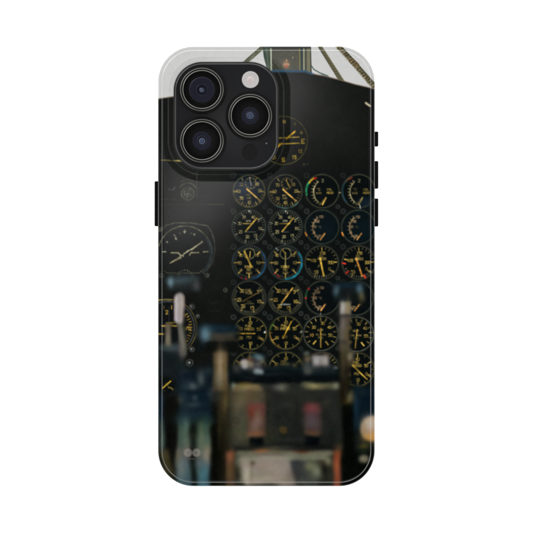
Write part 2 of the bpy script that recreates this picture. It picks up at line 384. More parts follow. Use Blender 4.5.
def kind_oxy(cx, cy, b):
    base(cx, cy, 17.2, (10, 15, 15), (104, 106, 90), .85)
    ticks(cx, cy, 13.0, 15.6, -125, 125, 13, Y2, .9, .85)
    text('30', cx+2.0, cy-10.2, 3.0, Y1, .95, .8, .9); text('20', cx-6.8, cy-6.2, 2.9, Y1, .9, .8, .9); text('40', cx+8.6, cy-6.0, 2.9, Y1, .9, .8, .9)
    text('GEAR', cx-.6, cy-3.4, 2.0, Y2, .85, .6, .95); text('OIL PRESS', cx+.2, cy+1.2, 1.7, Y2, .8, .55, .85); text('PSI', cx, cy+4.2, 2.2, (150, 148, 84), .8, .55)
    text('10', cx-9.2, cy+1.6, 2.9, (200, 150, 60), .95, .8, .9); text('50', cx+9.6, cy+1.8, 2.9, Y1, .95, .8, .9)
    line(cx-7.4, cy+10.6, cx-5, cy+7.8, 1.5, Y1, .95); line(cx+5.2, cy+8.4, cx+7.4, cy+11.4, 1.5, Y1, .95)
    if b: line(cx+.8, cy-4.4, cx-1.2, cy+13.8, 1.2, (186, 148, 64))
    else: line(cx, cy-5, cx, cy+13.8, 1.2, (186, 148, 56))
kind_oxy(320.8, 333.4, 0); kind_oxy(356.4, 334.2, 1)
base(322.2, 369.2, 16.8, (10, 15, 15), (90, 90, 70)); ticks(322.2, 369.2, 13, 15.4, 10, 75, 6, Y2, .9, .8)

def blur(sig):
    n = int(sig*3)+1; k = np.exp(-0.5*(np.arange(-n, n+1)/sig)**2); k /= k.sum()
    P = np.pad(IMG, ((n, n), (0, 0), (0, 0)), mode='edge'); out = sum(k[q]*P[q:q+IMG.shape[0]] for q in range(2*n+1))
    P = np.pad(out, ((0, 0), (n, n), (0, 0)), mode='edge'); IMG[:] = sum(k[q]*P[:, q:q+IMG.shape[1]] for q in range(2*n+1))
def warp(amp, cell, seed):
    dx = vnoise(cell, seed)*2*amp/STEP; dy = vnoise(cell, seed+50)*2*amp/STEP
    h, w_ = GX.shape
    fx = np.clip(np.arange(w_)[None, :]+dx, 0, w_-1.001); fy = np.clip(np.arange(h)[:, None]+dy, 0, h-1.001)
    ix = fx.astype(int); iy = fy.astype(int); tx = (fx-ix)[..., None]; ty = (fy-iy)[..., None]
    IMG[:] = (IMG[iy, ix]*(1-tx)+IMG[iy, ix+1]*tx)*(1-ty)+(IMG[iy+1, ix]*(1-tx)+IMG[iy+1, ix+1]*tx)*ty
lm = IMG.max(-1)
wear = 1+(vnoise(2.2, 21)*.55+vnoise(6, 22)*.5)*sstep(40, 90, lm)
IMG *= wear[..., None]
warp(.13, 4.5, 31)
blur(0.75)

# ---- everything nearer than the panel is out of focus
PAN = IMG.copy()
# left lever: knob, pale shaft
box(166, 200, 276, 291, (36, 41, 42), .85, 7)
glow(170.3, 281.5, 2.0, 3.0, (100, 130, 140), .9); glow(181, 280, 9, 2.8, (60, 78, 84), .85)
glow(196.5, 285, 2.6, 4, (72, 74, 72), .8)
box(158.3, 184.5, 346, 395, (26, 33, 35), .93, 5, sy=5)
box(159, 183, 343.5, 350, (54, 66, 68), .75, 5, sy=4); glow(174.5, 347, 4, 3, (64, 78, 82), .7)
box(165.6, 171.6, 324, 345, (112, 102, 84), .88, 3, sy=3); glow(168.4, 338, 1.8, 5, (142, 136, 120), .5)
poly([(180.4, 322), (182.2, 334), (182.4, 352)], 6.0, (104, 100, 90), .92, 3.2); glow(182.4, 340, 1.6, 9, (128, 124, 112), .5); glow(182.4, 353, 2.6, 4, (84, 82, 74), .7)
poly([(179.4, 297.2), (179.4, 319)], 9.6, (168, 158, 156), .97, 2.2)
line(176.8, 297, 177.0, 322, 2.0, (206, 208, 214), .75, 2.0); line(181.8, 297, 182.2, 322, 2.4, (176, 164, 154), .7, 2.0)
line(179.2, 295, 179.6, 322, 1.0, (142, 126, 128), .5, 1.2); line(174.2, 296, 174.4, 321, .8, (122, 62, 72), .6, 1.0); line(184.6, 296, 184.8, 322, .8, (120, 70, 72), .5, 1.0)
# yellow instrument peeking out at the left edge
disc(166, 386, 9, (13, 16, 15), .9, 3)
line(162.6, 388.2, 170.6, 381.2, 1.5, (206, 170, 48), .95, .9)
poly([(168.6, 387.4), (171, 387.8), (172.8, 389.6)], 1.4, (150, 128, 60), .85, 1)
for q in range(7):
    disc(160+rng.rand()*12, 379+rng.rand()*14, .6, (110, 104, 60), .6)
# centre left T lever
box(198, 238, 324, 350, (15, 21, 23), .92, 8)
box(201, 238, 326, 334, (23, 38, 45), .92, 8, sy=5); glow(218, 328, 10, 2.6, (22, 44, 56), .8)
glow(205, 335, 3.6, 5, (76, 104, 118), .85); glow(209, 331, 4, 3, (44, 66, 78), .6)
box(207, 236, 332.5, 341.5, (66, 66, 60), .92, 7, sy=4.5, col2=(48, 47, 36)); glow(214, 336, 6, 2.2, (74, 72, 66), .5)
box(204, 238, 342, 352, (16, 18, 16), .95, 6, sy=4)
# deep blue clutter, lower left
box(178, 234, 368, 436, (17, 30, 37), .94, 12)
glow(190, 379, 6, 4, (15, 26, 36), .8); glow(202, 392, 6, 6, (12, 26, 34), .8)
glow(192.5, 387, 3.6, 3.0, (90, 100, 104), .85); glow(200.5, 377.5, 2.4, 5.5, (80, 90, 88), .85); glow(185, 386, 4, 5, (38, 52, 62), .7)
glow(196, 404.5, 7, 2.2, (62, 74, 80), .75); glow(184, 399, 3.6, 6, (50, 66, 74), .6); glow(205, 400, 5, 6, (15, 32, 44), .7); glow(178.5, 400, 2.6, 2.6, (92, 84, 58), .6)
glow(199, 413, 10, 3, (24, 38, 54), .8); glow(190, 396, 8, 2, (22, 40, 54), .6)
glow(214, 393, 3.0, 6, (78, 98, 110), .8); glow(210, 377, 4, 8, (16, 26, 34), .7)
# tan shaft under the T lever
box(213.2, 227.6, 351.5, 392, (104, 86, 56), .95, 5.5, sy=5)
glow(220.4, 366, 2.6, 13, (156, 138, 106), .9); glow(219, 384, 2.6, 8, (142, 128, 104), .8); glow(225.6, 372, 1.2, 14, (120, 96, 60), .5)
line(223.6, 356, 223.8, 388, .8, (78, 62, 36), .5, 1.6)
box(213, 236, 392, 490, (24, 23, 16), .96, 8, sy=8)
glow(222, 404, 4, 14, (66, 56, 32), .8); glow(227, 426, 3, 16, (44, 40, 24), .7); glow(216, 398, 3, 5, (76, 84, 86), .6)
glow(215.5, 440, 3.4, 40, (11, 12, 9), .8); glow(229.5, 398, 2.2, 10, (66, 58, 34), .7); glow(232, 420, 2.4, 14, (16, 18, 13), .7)
# pale green pedals, lower left
box(163.5, 178.5, 395, 490, (16, 17, 14), .95, 7, sy=12)
box(158, 164, 393, 424, (20, 42, 58), .85, 4, sy=12)
box(158, 163.5, 420, 450, (54, 70, 64), .85, 4, sy=12)
box(158, 168, 449, 476, (76, 68, 42), .8, 6, sy=8, shear=.25)
glow(172, 474, 5, 6, (50, 46, 28), .6); glow(161.5, 440, 1.6, 8, (78, 98, 88), .6)
box(177.5, 211.5, 421, 455, (70, 92, 76), .96, 6, sy=12, col2=(94, 104, 88))
box(177.5, 211.5, 448, 466, (114, 108, 96), .85, 7, sy=9, col2=(96, 100, 98))
box(177.5, 211.5, 461, 492, (82, 98, 100), .9, 7, sy=9, col2=(50, 90, 98))
glow(185, 419, 7, 5, (34, 58, 62), .85); glow(206, 420, 6, 4, (26, 46, 46), .7); glow(202, 436, 3, 10, (88, 106, 78), .7); glow(184, 436, 4, 9, (82, 104, 88), .5)
glow(207.5, 454, 3.0, 6, (142, 130, 108), .7); glow(204, 476, 3.6, 9, (62, 108, 120), .8); glow(181.5, 470, 3.0, 8, (120, 122, 118), .6); glow(178.5, 455, 2, 6, (112, 100, 80), .6)
box(190.6, 196.6, 424, 492, (20, 26, 23), .92, 5.5, sy=14); glow(194, 428, 3.6, 5, (18, 24, 20), .9); glow(193.5, 436, 2.4, 3, (40, 44, 30), .5)
box(210.5, 218, 425, 492, (13, 14, 10), .94, 6, sy=8)
# centre console
box(229, 343, 386, 492, (35, 38, 33), .97, 7, sy=4)
box(231, 268, 388, 452, (68, 65, 49), .92, 14, sy=6, shear=.03)
glow(240, 432, 8, 14, (76, 76, 58), .6); glow(242, 398, 9, 6, (104, 90, 66), .7); glow(272, 440, 6, 10, (52, 52, 40), .7); glow(274, 400, 6, 12, (38, 41, 38), .6)
glow(305, 396, 26, 7, (42, 45, 40), .6); glow(300, 444, 24, 7, (24, 27, 25), .8); glow(330, 415, 9, 22, (38, 41, 37), .5)
box(262, 300, 386.5, 393, (44, 46, 42), .6, 6)
# dark shelf above it
box(230, 341, 366, 384, (14, 21, 23), .97, 5, sy=5)
box(264, 300, 366, 370, (22, 34, 38), .8, 6, sy=3); box(302, 336, 366, 375, (52, 55, 58), .85, 7, sy=5, col2=(22, 34, 38))
box(233, 262, 367, 375, (38, 42, 46), .8, 6, sy=5, col2=(18, 28, 32))
box(230, 342, 376, 383.0, (10, 15, 17), .85, 5, sy=4)
poly([(244.4, 362.6), (244.6, 366)], 7.0, (176, 168, 164), .95, 2.6); glow(250.6, 364.4, 2.4, 3.4, (134, 122, 106), .9); glow(251, 359.4, 3.4, 1.0, (92, 46, 50), .8); glow(237, 369, 2.6, 3.4, (76, 74, 72), .8)
glow(257.6, 356.4, 4.2, 1.8, (60, 96, 106), .9); glow(259.2, 358.6, 3.0, 2.2, (110, 126, 130), .9); glow(258, 365, 3.8, 2.6, (84, 84, 88), .9); poly([(255.6, 371.4), (261, 371.6)], 5.2, (132, 146, 148), .95, 2.8)
box(311.5, 328.5, 355.5, 366.5, (122, 114, 114), .95, 4.5); glow(315.6, 361.4, 2.4, 3.6, (166, 162, 162), .85); glow(324.8, 362, 2.6, 3.6, (162, 154, 148), .85); line(312, 353.4, 328, 353.4, .9, (86, 44, 48), .7, 1.4); glow(318, 357.6, 3, 1, (150, 154, 148), .6)
glow(305.8, 352.4, 2.2, 1.0, (108, 120, 118), .8); glow(306.6, 358.4, 2.6, 3.0, (124, 108, 78), .9); glow(306.2, 366, 2.8, 3.6, (66, 76, 76), .85); glow(308, 371.6, 3, 2.4, (84, 84, 76), .8)
line(334.5, 369, 337.5, 368.8, 1.2, (170, 172, 164), .9)
# gold lip of the console
box(232, 262, 384, 391.5, (122, 108, 72), .92, 7, sy=5, col2=(112, 96, 70)); glow(247, 386.6, 6, 2.2, (142, 128, 80), .8); glow(245, 383.6, 4, 1.2, (104, 88, 34), .8); glow(232.6, 385.6, 1.1, 2.0, (124, 146, 132), .85)
glow(250, 396, 9, 5, (96, 84, 58), .6)
box(260, 304, 384, 387, (44, 46, 40), .7, 6, sy=3)
box(302, 342, 382.0, 388.6, (84, 84, 62), .92, 7, sy=4); glow(314.5, 385.2, 5.6, 2.0, (160, 148, 98), .85); glow(335.5, 385.6, 2.6, 2.2, (132, 134, 112), .85); glow(325, 384.6, 5, 1.6, (98, 94, 66), .6)
glow(280.4, 388, 4.2, 2.4, (112, 110, 96), .85); glow(286, 404.6, 4.6, 2.4, (50, 54, 48), .7)
# two red switch guards
box(247.4, 265.6, 403.5, 437, (92, 56, 46), .9, 5.5, sy=6, col2=(88, 66, 54)); glow(256.4, 420, 3.8, 9, (120, 96, 84), .95); glow(257, 407, 5, 1.6, (108, 56, 54), .85); glow(250.5, 411, 2.4, 4, (108, 50, 38), .85); glow(263, 412, 1.6, 4, (100, 56, 58), .6)
glow(256, 434, 5.4, 1.7, (128, 82, 52), .9)
box(250, 263.5, 437.5, 448, (7, 11, 15), .95, 5, sy=4.5)
box(304.4, 320.2, 401.8, 436, (84, 50, 48), .9, 5.5, sy=5, col2=(66, 56, 50)); glow(311.6, 408, 4.6, 3.0, (122, 58, 60), .95); glow(312, 421, 5.4, 6.5, (82, 72, 74), .95)
glow(312.4, 432.8, 5.0, 1.6, (98, 68, 46), .85)
box(305.4, 320, 437, 449, (4, 9, 12), .95, 6, sy=5)
ring(283.6, 430, 2.4, 1.8, (104, 76, 24), .8, 1.8); disc(283.6, 430, 1.0, (56, 46, 24), .7, 1)
ring(236.8, 419.6, 2.4, 1.4, (50, 46, 26), .8, 1.6)
# lower edge of the console: pale plate and orange posts
box(232, 336, 445, 451.5, (22, 24, 22), .8, 6, sy=4)
box(236, 334, 450.4, 455.4, (104, 102, 84), .92, 8, sy=3.4); glow(262, 450.8, 5, 1.5, (158, 92, 52), .85); glow(302, 451.4, 6, 1.0, (84, 36, 22), .85)
box(233.4, 241.5, 455, 492, (46, 46, 34), .92, 4); glow(238.5, 459.5, 3.0, 4, (98, 104, 82), .75)
box(241.0, 291, 455, 484.5, (136, 126, 112), .97, 5, sy=5, shear=.12)
box(239.5, 249.5, 456, 482, (146, 138, 120), .6, 6)
glow(246.4, 475, 2.8, 7, (176, 168, 150), .85); glow(252.6, 462, 1.8, 2.2, (66, 54, 36), .9); glow(270, 468, 11, 8, (150, 136, 124), .6); glow(251.4, 472, 1.0, 9, (112, 104, 80), .5); glow(250, 457, 5, 1.5, (112, 122, 92), .5)
box(289, 333, 460, 486, (56, 58, 56), .95, 7, sy=4, shear=.5); box(319, 334, 458, 488, (34, 36, 30), .88, 6)
fill_poly([(284, 463), (289, 463), (298, 487), (280, 487)], (142, 130, 116), .5, 6)
box(284, 328, 453.5, 460, (118, 118, 98), .85, 7, sy=4.5); glow(327.6, 461, 3.4, 3.6, (132, 128, 96), .9); glow(322, 463, 3, 2, (60, 50, 36), .7)
glow(310, 466, 4.4, 4.2, (112, 114, 80), .85); glow(317, 472, 3.8, 5.6, (122, 126, 100), .9); glow(297, 471, 4.4, 6, (54, 57, 58), .7); glow(308, 478, 5, 4, (72, 74, 66), .6)
line(240, 458.4, 326, 458.6, .7, (150, 150, 126), .4, 1.6)
box(226.2, 234, 450.5, 492, (92, 66, 40), .9, 5.5, sy=5, col2=(80, 60, 38)); glow(230, 455.6, 2.8, 4.0, (142, 82, 54), .9)
box(333.6, 341.0, 450, 492, (138, 68, 40), .94, 4.6, sy=6, col2=(134, 66, 40)); glow(337.6, 448, 3, 3, (88, 66, 42), .6)
# right edge, lower
box(342.4, 356, 388, 492, (8, 11, 7), .96, 6, sy=10)
box(353.5, 378, 386.5, 432, (14, 28, 38), .95, 7, sy=5); glow(356.6, 408, 2, 14, (24, 50, 66), .7)
box(353, 378, 428, 450, (18, 26, 26), .9, 7)
box(342, 378, 462, 492, (10, 13, 9), .94, 8)
disc(373.5, 429, 12.8, (176, 144, 104), .97, 4.5)
glow(369.5, 424, 5, 5, (180, 170, 158), .85); glow(373, 438, 7.0, 3.4, (192, 138, 60), .85); glow(364.4, 430, 2.0, 6, (148, 124, 88), .6)
glow(364.4, 446.8, 4.2, 2.0, (84, 78, 38), .85); glow(364, 452, 3.6, 1.4, (36, 50, 34), .7)
disc(364.4, 459.8, 5.0, (130, 124, 104), .9, 4, ry=4.0)
glow(349.8, 398.4, 3.2, 3.6, (108, 104, 72), .9); glow(346, 402, 3.2, 1.6, (112, 98, 48), .7); glow(351, 394, 2.2, 3.2, (96, 92, 68), .6)
# right lever: knob and long shaft
box(332.4, 365, 283.5, 302, (20, 25, 26), .95, 7)
glow(345, 285.6, 9, 2.0, (18, 40, 54), .9); glow(335.6, 290, 2.2, 4.0, (60, 82, 90), .85); glow(360, 288.8, 2.8, 3.2, (56, 84, 102), .85)
glow(361, 296, 2.2, 4.2, (106, 94, 64), .9); glow(347, 294, 6, 3, (26, 30, 31), .8)
box(339.5, 347, 376, 404, (30, 25, 16), .92, 6)
box(339.2, 349.6, 345, 385, (62, 54, 40), .92, 5, sy=10, shear=.02, col2=(26, 23, 16))
box(339.4, 350.2, 318, 352, (78, 72, 64), .96, 4.4, sy=5, col2=(70, 62, 48))
box(339.8, 350.6, 301, 315.4, (132, 122, 104), .97, 3.2, sy=3); glow(342.2, 308.5, 1.8, 5, (178, 180, 178), .9); glow(347.8, 308, 1.6, 6, (138, 120, 80), .8); line(339.4, 303, 339.4, 314, .7, (96, 36, 48), .6, 1.0); glow(345, 316.6, 5, 1.3, (52, 50, 48), .85)
glow(342.6, 326, 2.2, 5, (112, 106, 98), .85); glow(347.4, 334, 1.8, 7, (104, 90, 62), .8); glow(342.6, 336, 1.8, 3, (106, 100, 92), .7); glow(342, 346, 2.4, 3, (96, 86, 66), .7)
glow(350.0, 357.4, 2.4, 3.6, (128, 118, 92), .95); glow(342.8, 358, 1.6, 12, (84, 74, 52), .6); glow(345, 343, 3, 1.2, (50, 48, 42), .7)
for x, y, sx, sy, c, a_ in ((238, 405, 3, 6, (92, 84, 62), .5), (243, 444, 8, 2, (56, 56, 44), .7), (268, 412, 1.6, 16, (30, 30, 26), .6), (273, 449, 7, 1.6, (88, 84, 60), .6),
        (297, 412, 1.6, 12, (30, 33, 29), .6), (327, 402, 3, 3, (56, 58, 50), .6), (331, 436, 2, 8, (28, 30, 26), .7), (290, 440, 12, 1.2, (46, 50, 46), .6), (280, 447.6, 16, .9, (62, 64, 56), .6),
        (260, 480, 14, 2, (168, 156, 138), .5), (275, 458, 10, 1.2, (146, 144, 120), .6), (301, 482, 4, 2, (86, 86, 74), .6), (325, 470, 2, 6, (22, 24, 20), .7), (330, 478, 1.6, 5, (60, 58, 40), .5),
        (187, 424, 2.2, 5, (104, 128, 112), .5), (206, 428, 1.6, 8, (50, 78, 70), .6), (181, 444, 1.6, 8, (58, 80, 72), .6), (200, 462, 1.6, 10, (78, 92, 92), .5), (186, 480, 2, 5, (70, 92, 98), .5),
        (189, 392, 9, 1.4, (14, 26, 34), .6), (196, 398, 2, 2, (74, 88, 94), .6), (208, 370, 3, 3, (42, 54, 58), .7), (187, 410, 3, 3, (34, 50, 60), .6), (182, 372, 3, 4, (40, 50, 54), .6),
        (272, 374, 9, 1.2, (36, 46, 50), .6), (290, 363, 6, 1.4, (28, 38, 40), .6), (247, 377.5, 6, 1, (34, 44, 48), .7), (225, 401, 1.4, 8, (104, 88, 54), .6), (219, 428, 1.4, 14, (60, 54, 32), .6),
        (229, 470, 1.4, 8, (104, 80, 50), .5), (337, 464, 1.2, 6, (160, 84, 52), .6), (338, 480, 1.2, 3, (120, 62, 40), .6), (346, 392, 1.6, 8, (54, 46, 30), .6), (363, 392, 3, 3, (30, 40, 44), .6)):
    glow(x, y, sx, sy, c, a_)
# the lens blurs whatever stands in front of the panel
dif = np.abs(IMG-PAN).max(-1)
mk = np.clip(dif/14.0, 0, 1); mk = np.maximum(mk, sstep(396, 404, GY))
keep = IMG.copy(); sharp = (np.hypot(GX-167, GY-385) < 8)
grit = vnoise(2.6, 11)*5+vnoise(5.5, 12)*8+vnoise(12, 13)*9
tint = np.stack([vnoise(7, 14), vnoise(7, 15), vnoise(7, 16)], -1)*5
lum = IMG.mean(-1)/60.0
IMG += (grit*(.22+.55*np.clip(lum, 0, 1.4)))[..., None] + tint*np.clip(lum, .2, 1)[..., None]
glow(205, 334.6, 3.4, 4.6, (98, 130, 146), .85); glow(170.3, 281.5, 1.8, 3, (112, 144, 154), .8); glow(335.6, 290, 2.0, 3.6, (72, 98, 106), .7); glow(360, 289, 2.4, 3.0, (68, 100, 120), .7)
blur(2.1)
warp(1.3, 16, 41); warp(.25, 5, 43); blur(1.6)
mk[sharp] = 0
mm = np.stack([mk]*3, -1)
tmp = IMG.copy(); IMG[:] = mm; blur(1.8); mm = np.clip(IMG*1.05, 0, 1); tmp = tmp*.9 + tmp.mean(-1, keepdims=True)*.1; tmp = np.clip(46+(tmp-46)*1.13, 5, 255); IMG[:] = keep*(1-mm)+tmp*mm

# ---- sky and window struts over the cowling
cow = np.interp(GX, (157, 174, 200, 230, 255, 275, 305, 311, 325, 340, 355, 376), (99, 96.6, 88, 78, 71.8, 71.0, 71.4, 73.6, 76.2, 80.0, 84.4, 89.2))
skym = np.clip((cow-GY)/.9+.5, 0, 1)
SKY = np.array((224, 224, 223.))
pic = IMG.copy(); IMG[:] = SKY
OL = (112, 110, 86)
line(264, 46, 245.5, 62.5, 4.2, (98, 102, 80), .95); line(262, 46, 246, 60, 1.0, (78, 82, 62), .7); line(254.5, 53, 250, 61, 1, (160, 164, 140), .6)
line(319.2, 45, 344, 84, 3.7, (98, 94, 70), .97); line(317.6, 45.6, 340, 82, .9, (72, 68, 46), .8); line(321.6, 46, 345, 82, .8, (156, 152, 122), .7)
poly([(337.5, 45), (354.8, 63.6), (379, 92)], 4.3, (92, 86, 62), .97); poly([(341, 46), (356.6, 62.8), (378, 87)], 1.0, (60, 56, 36), .7); poly([(336, 47.5), (352.6, 65.6), (374, 90)], .9, (160, 150, 116), .7)
poly([(352, 61), (356.6, 65.4)], 5.6, (112, 98, 68), .9)
for q in range(40):
    t = q/40.0; line(338.6+37.5*t-1.6, 46.2+44*t+.6, 338.6+37.5*t+1.9, 46.2+44*t-1.6, .7, (46, 42, 26) if q % 2 else (150, 140, 106), .6)
    if q < 26: line(320.4+19.6*q/26-1.5, 46+34*q/26, 320.4+19.6*q/26+1.5, 46+34*q/26+.9, .6, (60, 56, 38) if q % 2 else (138, 132, 104), .5)
for q in range(46):
    t = q/46.0; x = 338+38*t+rng.randn()*.8; y = 46.4+44.5*t+rng.randn()*.8
    disc(x, y, .6+.4*rng.rand(), (62, 56, 36) if q % 2 else (172, 158, 118), .6)
poly([(309, 62.5), (314, 69.5), (320, 73), (328, 76)], 1.2, (84, 104, 94), .9); line(322, 74.4, 333, 79.6, 1.6, (80, 104, 112), .6, 1.5)
fill_poly([(262.5, 44), (262.5, 48), (264, 58), (270, 76), (312, 76), (310.8, 44)], (92, 92, 82), 1)
fill_poly([(262.5, 44), (262.8, 50), (264.4, 60), (269, 76), (272, 76), (270.4, 44)], (96, 108, 92), .9)
line(263.6, 46, 267, 66, 1.4, (48, 68, 62), .8); line(268.6, 46, 269.6, 70, 1.4, (60, 74, 64), .7)
line(270.9, 46, 271.4, 72, 1.3, (206, 212, 190), .95)
fill_poly([(272.4, 44), (272.4, 76), (299, 76), (299, 44)], (90, 89, 80), 1)
for q in range(60):
    disc(273+rng.rand()*26, 50+rng.rand()*20, .5, (122, 126, 96) if q % 3 else (64, 66, 54), .45)
line(299.6, 46, 299.8, 72, 1.2, (150, 140, 86), .7); line(301.6, 46, 301.8, 72, 1.9, (52, 72, 76), .9); line(303.8, 46, 304, 72, 1.2, (196, 198, 160), .8)
line(305.6, 46, 305.8, 72, 1.4, (78, 84, 72), .8); line(308.4, 46, 308.6, 73, 3.2, (134, 130, 104), .9); line(310.6, 46, 310.8, 73, .9, (84, 88, 78), .8)
line(271, 47.6, 310, 47.6, 1.6, (46, 54, 52), .85); line(263, 47.4, 271, 47.4, 1.4, (58, 72, 68), .7)
fill_poly([(272.6, 61), (272.6, 72), (282, 72)], (44, 48, 32), .6, 3)
glow(286.2, 64.4, 2.2, 2.4, (196, 154, 118), .95); disc(284.4, 64.5, .9, (214, 168, 130), .8); disc(288.3, 64.5, .9, (214, 168, 130), .8); disc(286.3, 66.2, 1.3, (204, 96, 78), .8); disc(286.6, 60.4, .9, (206, 162, 116), .8)
disc(292.9, 57.6, 1.1, (146, 146, 116), .7)
sk = IMG.copy(); IMG[:] = pic*(1-skym[..., None]) + sk*skym[..., None]
d = np.abs(GY-cow)
e1 = np.clip((.7-d)/.8+.4, 0, 1)
blue = sstep(269, 274, GX)*(1-sstep(310, 316, GX))
IMG[:] = IMG*(1-(e1*.75*(1-blue))[..., None]) + np.array((134, 116, 96.))*(e1*.75*(1-blue))[..., None]
d2 = np.clip((1.7-np.abs(GY-cow))/1.4+.2, 0, 1)*blue
IMG[:] = IMG*(1-(d2*.85)[..., None]) + np.array((58, 92, 120.))*(d2*.85)[..., None]

# maker's mark near the lower left corner: two linked rings
for x in (188.0, 196.4):
    disc(x, 452.7, 4.4, (150, 146, 138), .5, .8); ring(x, 452.7, 2.4, 1.6, (176, 172, 160), .28, .9)
text('SSSSSSSS', 192.2, 458.8, 1.1, (170, 168, 160), .28, .4)

# print grain
IMG += (rng.randn(*GX.shape)*1.2)[..., None] + rng.randn(*IMG.shape)*.6
IMG += (vnoise(1.6, 5)*3.4+vnoise(4, 6)*2.6)[..., None]
IMG = np.clip(IMG, 3, 245)/255.0
LIN = np.where(IMG <= .04045, IMG/12.92, ((IMG+.055)/1.055)**2.4)
ALB = np.clip(LIN/KILL, 0, .85)

def sample(X, Y):
    i = np.clip(np.round((X-gx[0])/STEP).astype(int), 0, len(gx)-1)
    j = np.clip(np.round((Y-gy[0])/STEP).astype(int), 0, len(gy)-1)
    return ALB[j, i]

# ------------------------------------------------------------------ mesh helpers
def np_mesh(name, verts, faces4, mat, parent=None, cols=None, smooth=True, tris=None):
    """verts (n,3) in picture units, faces4 (m,4) int"""
    me = bpy.data.meshes.new(name)
    V = np.empty((len(verts), 3)); V[:, 0] = (verts[:, 0]-266.5)*U; V[:, 1] = (266.5-verts[:, 1])*U; V[:, 2] = verts[:, 2]*U
    me.vertices.add(len(V)); me.vertices.foreach_set('co', V.astype(np.float32).ravel())
    nq = len(faces4); nt = 0 if tris is None else len(tris)
    me.loops.add(nq*4+nt*3)
    lv = faces4.ravel() if nt == 0 else np.concatenate([faces4.ravel(), tris.ravel()])
    me.loops.foreach_set('vertex_index', lv.astype(np.int32))
    me.polygons.add(nq+nt)
    st = np.concatenate([np.arange(nq)*4, nq*4+np.arange(nt)*3])
    me.polygons.foreach_set('loop_start', st.astype(np.int32))
    me.polygons.foreach_set('loop_total', np.concatenate([np.full(nq, 4), np.full(nt, 3)]).astype(np.int32))
    me.update(calc_edges=True); me.validate()
    me.polygons.foreach_set('use_smooth', np.full(len(me.polygons), smooth))
    if cols is not None:
        at = me.color_attributes.new('print', 'FLOAT_COLOR', 'POINT')
        at.data.foreach_set('color', np.concatenate([cols, np.ones((len(cols), 1))], 1).astype(np.float32).ravel())
    me.materials.append(mat)
    o = bpy.data.objects.new(name, me); COL.objects.link(o)
    if parent: o.parent = parent
    return o

def contour(x0, x1, y0, y1, r, inset=0.0, step=4.0, nc=20):
    """points round a rounded rectangle, clockwise on screen (y down); same count for every inset"""
    nx = max(1, int((x1-x0-2*r)/step)); ny = max(1, int((y1-y0-2*r)/step))
    rr = max(r-inset, .05)
    P = []
    def cor(cx, cy, a0):
        for k in range(nc+1):
            a = math.radians(a0+90*k/nc); P.append((cx+rr*math.cos(a), cy+rr*math.sin(a)))
    def st(ax, ay, bx, by, n):
        for k in range(1, n): P.append((ax+(bx-ax)*k/n, ay+(by-ay)*k/n))
    i = inset
    cor(x1-r, y0+r, -90); st(x1-i, y0+r, x1-i, y1-r, ny)
    cor(x1-r, y1-r, 0); st(x1-r, y1-i, x0+r, y1-i, nx)
    cor(x0+r, y1-r, 90); st(x0+i, y1-r, x0+i, y0+r, ny)
    cor(x0+r, y0+r, 180); st(x0+r, y0+i, x1-r, y0+i, nx)
    return np.array(P)

def sweep(rect, r, prof, step=4.0, nc=20, cap0=False, cap1=False):
    """rings of the outline at (inset, z); returns verts, quads, tris"""
    R = [contour(*rect, r, ins, step, nc) for ins, z in prof]
    n = len(R[0]); V = []
    for (ins, z), P in zip(prof, R):
        V.append(np.column_stack([P, np.full(n, z)]))
    V = np.concatenate(V); Q = []
    k = np.arange(n); k2 = (k+1) % n
    for j in range(len(prof)-1):
        Q.append(np.column_stack([j*n+k, (j+1)*n+k, (j+1)*n+k2, j*n+k2]))
    T = []
    cxy = ((rect[0]+rect[1])/2, (rect[2]+rect[3])/2)
    if cap0:
        V = np.vstack([V, [cxy[0], cxy[1], prof[0][1]]]); T.append(np.column_stack([k, k2, np.full(n, len(V)-1)]))
    if cap1:
        V = np.vstack([V, [cxy[0], cxy[1], prof[-1][1]]]); b = (len(prof)-1)*n
        T.append(np.column_stack([b+k2, b+k, np.full(n, len(V)-1)]))
    return V, np.concatenate(Q), (np.concatenate(T) if T else None)

def sweep_obj(name, rect, r, prof, mat, parent, **kw):
    V, Q, T = sweep(rect, r, prof, **kw)
    return np_mesh(name, V, Q, mat, parent, tris=T)

def lathe(name, cx, cy, prof, mat, parent, n=96):
    """prof: (radius, z); radius 0 closes it"""
    a = np.arange(n)*2*math.pi/n
    V = []; Q = []; T = []; rings = []
    for r, z in prof:
        if r <= 1e-6:
            rings.append((len(V), 1)); V.append((cx, cy, z))
        else:
            rings.append((len(V), n)); V += [(cx+r*math.cos(t), cy-r*math.sin(t), z) for t in a]
    for (s0, c0), (s1, c1) in zip(rings[:-1], rings[1:]):
        for k in range(n):
            k2 = (k+1) % n
            if c0 == n and c1 == n: Q.append((s0+k, s0+k2, s1+k2, s1+k))
            elif c1 == 1: T.append((s0+k, s0+k2, s1))
            elif c0 == 1: T.append((s0, s1+k2, s1+k))
    return np_mesh(name, np.array(V, float), np.array(Q, int).reshape(-1, 4), mat, parent, tris=np.array(T, int).reshape(-1, 3) if T else None)

def arcprof(i0, z0, i1, z1, n=6):
    """quarter round from flat top (i0,z0) to vertical side (i1,z1)"""
    return [(i0+(i1-i0)*math.sin(math.pi/2*k/n), z1+(z0-z1)*math.cos(math.pi/2*k/n)) for k in range(n+1)]

